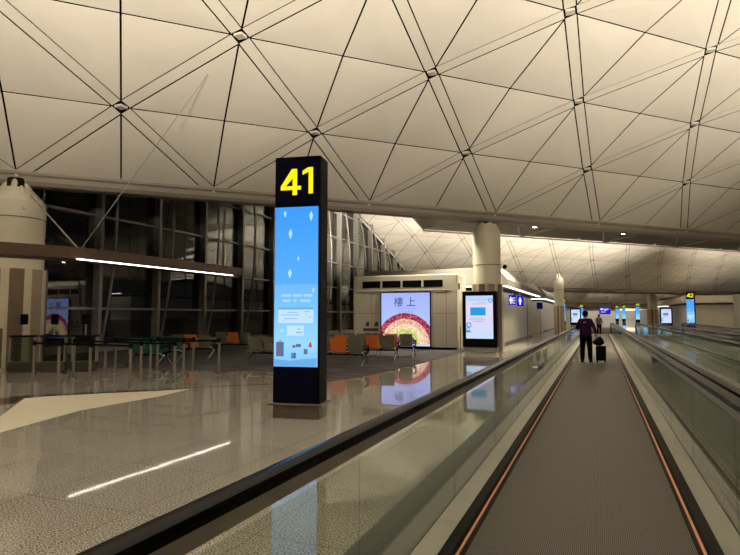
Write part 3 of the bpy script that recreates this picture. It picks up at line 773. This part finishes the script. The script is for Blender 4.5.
# ------------------------------------------------------------------ waiting seats
def bench(label, loc, rz, cols):
    """a beam of joined seats along +x, people would face +y"""
    t = thing('waiting_bench', label, 'seats', loc, rz, 'waiting seats on the carpet')
    n = len(cols); W = .58
    MB().box(-.1,n*W+.0,.16,.24,.33,.39).build('beam', M['black'], t, .005)
    for q,c in enumerate(cols):
        x0 = q*W+.03; x1 = x0+.50; mt = M['seat'+c]
        pts = [(.50,.44),(.20,.42),(.03,.425),(-.04,.47),(-.09,.62),(-.16,.90),(-.19,.90),(-.13,.62),(-.085,.44),(.0,.385),(.2,.385),(.50,.41)]
        s = MB().prismX(pts, x0, x1).build('seat', mt, t, .006)
        MB().box(x0+.02,x1-.02,-.06,-.02,.40,.43).build('seat_rail', M['steel'], s)
    for q in range(n+1):
        x = q*W
        MB().prismX([(-.02,.40),(.40,.40),(.44,.66),(-.10,.66),(-.14,.63),(-.05,.61),(.36,.61),(.34,.45),(.02,.45)], x-.02, x+.02).build('armrest', M['black'], t, .004)
    for x in (.04,) + ((n*W/2,) if n > 3 else ()) + (n*W-.04,):
        for p in (((x,.17,.36),(x,-.32,.02)),((x,.2,.36),(x,.52,.02))):
            MB().tube([p[0],p[1],(p[1][0],p[1][1]+(-.05 if p[1][1]<0 else .05),.012)],.020,8).build('leg', M['chrome'], t, smooth=True)
        MB().bar((x,-.2,.45),(x,.1,.34),.03,.03).build('bracket', M['steel'], t)
    return t
G,O,T = 'grey','orange','teal'
th = .14
def rowR(px, py, n): return (px - n*.58*math.cos(th), py - n*.58*math.sin(th), 0)
bench('nearest bench of grey and orange seats, passing behind the gate 41 totem', rowR(-6.95,16.5,7), th, [G,G,G,O,G,O,G])
bench('second bench of grey and orange seats, right of the totem before the rainbow screen', rowR(-6.8,19.1,5), th, [G,O,G,O,G])
bench('farthest bench of grey and orange seats, closest to the rainbow screen', rowR(-6.72,20.9,5), th, [G,G,G,O,G])
bench('grey bench with one orange seat at the centre left, near the glass wall', rowR(-13.5,17.3,3), th, [G,O,G])
bench('grey bench with one orange seat just left of the totem', rowR(-13.9,20.5,3), th, [G,O,G])
bench('teal bench behind the queue posts, nearer of the two', rowR(-12.9,14.0,2), th, [T,T])
bench('teal bench behind the queue posts, farther one beside the glass wall', rowR(-13.4,15.5,2), th, [T,T])
bench('grey and orange bench standing at the far back left of the totem', rowR(-12.6,25.4,3), th, [O,G,G])

# ------------------------------------------------------------------ people
def skin_mesh(joints, edges, root, mt, name, parent, sub=2):
    names = list(joints); idx = {n:i for i,n in enumerate(names)}
    me = bpy.data.meshes.new(name); me.from_pydata([joints[n][0] for n in names], [(idx[a],idx[b]) for a,b in edges], [])
    o = bpy.data.objects.new(name, me); C.objects.link(o)
    o.modifiers.new('skin','SKIN').use_smooth_shade = True
    for n in names:
        sv = me.skin_vertices[0].data[idx[n]]; r = joints[n][1]
        sv.radius = r if isinstance(r,tuple) else (r,r); sv.use_root = (n == root)
    o.modifiers.new('sub','SUBSURF').levels = sub; o.modifiers['sub'].render_levels = sub
    bpy.context.view_layer.update()
    m2 = bpy.data.meshes.new_from_object(o.evaluated_get(bpy.context.evaluated_depsgraph_get()))
    bpy.data.objects.remove(o); m2.name = name; m2.materials.clear(); m2.materials.append(mt)
    for p in m2.polygons: p.use_smooth = True
    o = bpy.data.objects.new(name, m2); C.objects.link(o); o.parent = parent; return o
def person(label, loc, rz, jk, arms, stride=.05, mark=False, H=1.75):
    t = thing('person', label, 'person', loc, rz); k = H/1.75; t.scale = (k,k,k)
    hL, eL, hR, eR = arms['hL'], arms['eL'], arms['hR'], arms['eR']
    J = {'pel':((0,0,.95),.105),'sp':((0,0,1.12),.095),'ch':((0,.0,1.33),(.11,.085)),'nk':((0,0,1.50),.058),'hb':((0,.02,1.575),.075),'hd':((0,.025,1.655),(.082,.098)),'ht':((0,.015,1.715),.062),
         'nose':((0,.125,1.635),.012),'ns':((0,.10,1.645),.02),
         'sL':((-.19,-.01,1.43),.062),'sR':((.19,-.01,1.43),.062),'eL':(eL,.046),'eR':(eR,.046),'wL':(hL,.030),'wR':(hR,.030)}
    E_ = [('pel','sp'),('sp','ch'),('ch','nk'),('nk','hb'),('hb','hd'),('hd','ht'),('hd','ns'),('ns','nose'),('ch','sL'),('ch','sR'),('sL','eL'),('sR','eR'),('eL','wL'),('eR','wR')]
    for s,n in ((-1,'L'),(1,'R')):
        f = stride*s
        J['hp'+n] = ((s*.10,0,.88),.080); J['kn'+n] = ((s*.115,f+.03,.49),.062); J['an'+n] = ((s*.125,f*1.6,.09),.042); J['to'+n] = ((s*.145,f*1.6+.15,.045),.036)
        E_ += [('pel','hp'+n),('hp'+n,'kn'+n),('kn'+n,'an'+n),('an'+n,'to'+n)]
    body = skin_mesh(J, E_, 'pel', M['skin'], 'body', t)
    # hands: palm and five unequal, bent fingers rooted in the palm, joined to the body
    import bmesh
    hb = MB()
    for w, e, s in ((hL,eL,-1),(hR,eR,1)):
        w, e = Vector(w), Vector(e); d = (w-e).normalized(); side = Vector((1,0,0)); side = (side-d*side.dot(d)).normalized(); dn = d.cross(side).normalized()
        if dn.z > 0: dn = -dn
        pc = w + d*.05
        hb.tube([w-d*.02, w+d*.02, pc, w+d*.085], [.026,.032,.036,.03], 8)
        for q,(o_,ln) in enumerate(((-.030,.070),(-.010,.082),(.010,.078),(.029,.060))):
            b = w+d*.08+side*o_; hb.tube([b, b+d*ln*.45+dn*.012, b+d*ln*.65+dn*.04, b+d*ln*.5+dn*.06], [.0095,.009,.0085,.007], 6)
        th_ = w+d*.025-side*s*.028; hb.tube([th_, th_-side*s*.03+d*.03, th_-side*s*.028+d*.06+dn*.015], [.011,.010,.008], 6)
    for sx in (-1,1): hb.ball((sx*.086,.015,1.645),.012,.022,.032,8,6)
    tmp = hb.build('hand', M['skin'], None, smooth=True)
    bm = bmesh.new(); bm.from_mesh(body.data); bm.from_mesh(tmp.data); bm.to_mesh(body.data); bm.free()
    bpy.data.objects.remove(tmp)
    for sx in (-1,1): MB().ball((sx*.032,.108,1.665),.010,.008,.007,8,6).build('eye', M['black'], t)
    MB().box(-.022,.022,.104,.110,1.60,1.606).build('mouth', M['brownpic'], t)
    hr = MB().ball((0,-.008,1.695),.098,.108,.092,16,10)
    hr.ball((0,-.035,1.64),.088,.075,.085,14,8); hr.build('hair', M['hair'], t, smooth=True)
    # jacket
    JJ = {'wa':((0,0,.80),(.235,.20)),'sp':((0,0,1.08),(.215,.185)),'ch':((0,-.01,1.32),(.225,.185)),'col':((0,0,1.50),.085),
          'sL':((-.185,-.01,1.425),.082),'sR':((.185,-.01,1.425),.082),'eL':(eL,.064),'eR':(eR,.064)}
    for n,w,e in (('L',hL,eL),('R',hR,eR)):
        w,e = Vector(w),Vector(e); JJ['c'+n] = (tuple(w+(e-w)*.10),.048)
    skin_mesh(JJ, [('wa','sp'),('sp','ch'),('ch','col'),('ch','sL'),('ch','sR'),('sL','eL'),('sR','eR'),('eL','cL'),('eR','cR')], 'wa', jk, 'jacket', t)
    TR = {'pel':((0,0,.98),(.17,.15))}; ed = []
    for s,n in ((-1,'L'),(1,'R')):
        f = stride*s
        TR['hp'+n] = ((s*.095,0,.84),.125); TR['kn'+n] = ((s*.115,f+.03,.49),.092); TR['an'+n] = ((s*.125,f*1.6,.05),.078)
        ed += [('pel','hp'+n),('hp'+n,'kn'+n),('kn'+n,'an'+n)]
        sh = MB(); fx, fy = s*.128, f*1.6
        sh.prism([(fx-.045,fy-.08),(fx+.045,fy-.08),(fx+.05,fy+.06),(fx+.045+s*.015,fy+.19),(fx+s*.015,fy+.22),(fx-.04+s*.015,fy+.18),(fx-.05,fy+.06)],0,.085)
        sh.build('shoe', M['black'], t, .02)
    skin_mesh(TR, ed, 'pel', M['trouser'], 'trousers', t)
    if mark: MB().prismY([(-.055,1.375),(-.03,1.345),(.03,1.40),(.022,1.408),(-.03,1.362),(-.045,1.38)],-.215,-.15).build('white_mark', M['mark'], t)
    return t
person('man in a dark purple jacket and black trousers on the walkway, seen from behind', (-.44,20.75,.012), -.05, M['jacket'],
    dict(eL=(-.285,.03,1.17),hL=(-.17,.27,1.20),eR=(.285,-.02,1.17),hR=(.32,.12,.97)), .05, True, 1.75)
person('person in a beige jacket and dark trousers walking far ahead past the walkway end', (-.02,53.0,0), 0, M['beigejk'],
    dict(eL=(-.27,-.03,1.16),hL=(-.28,.08,.93),eR=(.27,.0,1.16),hR=(.28,.12,.93)), .14, False, 1.68)

# suitcase and bag
t = thing('suitcase', 'black wheeled suitcase held upright beside the man in purple', 'suitcase', (.03,20.72,.012), -.05)
MB().box(-.16,.16,-.12,.12,.07,.58).build('shell', M['luggage'], t, .04)
for x in (-.12,.12):
    for y in (-.08,.08): MB().tube([(x-.018,y,.033),(x+.018,y,.033)],.033,12).build('wheel', M['black'], t)
    MB().box(x-.02,x+.02,-.03,.03,.03,.08).build('wheel_fork', M['black'], t)
MB().tube([(-.08,.0,.6),(-.09,.05,.985)],.010,6).tube([(.06,.0,.6),(.04,.05,.985)],.010,6).build('telescopic_handle', M['steel'], t)
MB().tube([(-.11,.05,.99),(.06,.05,.99)],.015,8).build('grip', M['black'], t)
for z in (.2,.3,.4,.5): MB().box(-.13,.13,-.128,-.118,z,z+.02).build('shell_rib', M['black'], t)
t = thing('travel_bag', 'soft black bag resting on top of the upright suitcase', 'bag', (-.02,20.70,.594), -.05)
MB().ball((-.02,-.02,.11),.19,.11,.11,16,10).ball((.02,-.02,.18),.12,.09,.10,14,8).build('pouch', M['luggage'], t, smooth=True)
MB().tube([(-.12,-.02,.18),(-.08,-.02,.28),(.06,-.02,.29),(.12,-.02,.2)],.013,6).build('strap', M['black'], t)

# ------------------------------------------------------------------ unseen area lights added for the hall
def up(P, e, dirv, r=1.2, col=(1,.84,.62)):
    l = bpy.data.lights.new('hall_fill','AREA'); l.shape = 'DISK'; l.size = r; l.energy = e; l.color = col; l.spread = math.radians(61)
    o = bpy.data.objects.new('hall_fill', l); C.objects.link(o); o.location = P; o.rotation_euler = Vector(dirv).to_track_quat('-Z','Y').to_euler()
n3 = Vector((NP.x,NP.y,0))
# unseen area lights without fixtures, added to throw light up across the vaults
WC = (1,.89,.725)
e1 = n3*.85+Vector((0,0,.53))
for al in range(-54, 80, 12): up(wp(al,-28.5,3.8), 1650 if al < -8 else (1150 if al < 16 else 880), e1, 1.2, WC)
for al in range(0, 130, 13): up(wp(al,10.5,4.25), 1000 if al < 8 else (1850 if al < 20 else (2650 if al < 58 else (1100 if al < 72 else 600))), e1, 1.2, WC)
for al in range(20, 190, 17): up(wp(al,52,4.2), 3000, e1, 1.2, WC)
for al in range(60, 250, 24): up(wp(al,93,4.2), 4500, e1, 1.2, WC)
for al in range(90, 300, 30): up(wp(al,134,4.2), 4500, e1, 1.2, WC)
up((-12,262,3.4), 1500, (.2,1,.15), 2.0, WC); up((14,262,3.4), 1500, (-.1,1,.15), 2.0, WC)  # added fill pair aimed at the end wall to brighten it
w = bpy.data.worlds.new('night'); SC.world = w; w.use_nodes = True
w.node_tree.nodes['Background'].inputs[0].default_value = (.003,.003,.0035,1); w.node_tree.nodes['Background'].inputs[1].default_value = 1

# ------------------------------------------------------------------ camera
cam = bpy.data.cameras.new('camera'); co = bpy.data.objects.new('camera', cam); C.objects.link(co)
cam.sensor_width = 36; cam.lens = 556/740*36; cam.clip_end = 800; cam.clip_start = .05
co.location = (0,0,1.62); co.rotation_euler = (PI/2+math.radians(3.91),0,math.radians(22.338))
SC.camera = co
SC.view_settings.view_transform = 'Standard'; SC.view_settings.look = 'None'; SC.view_settings.exposure = 0; SC.view_settings.gamma = 1
SC.view_settings.use_curve_mapping = False
SC.cycles.use_denoising = True; SC.cycles.max_bounces = 10; SC.cycles.transparent_max_bounces = 24; SC.cycles.sample_clamp_indirect = 4
SC.cycles.caustics_reflective = False
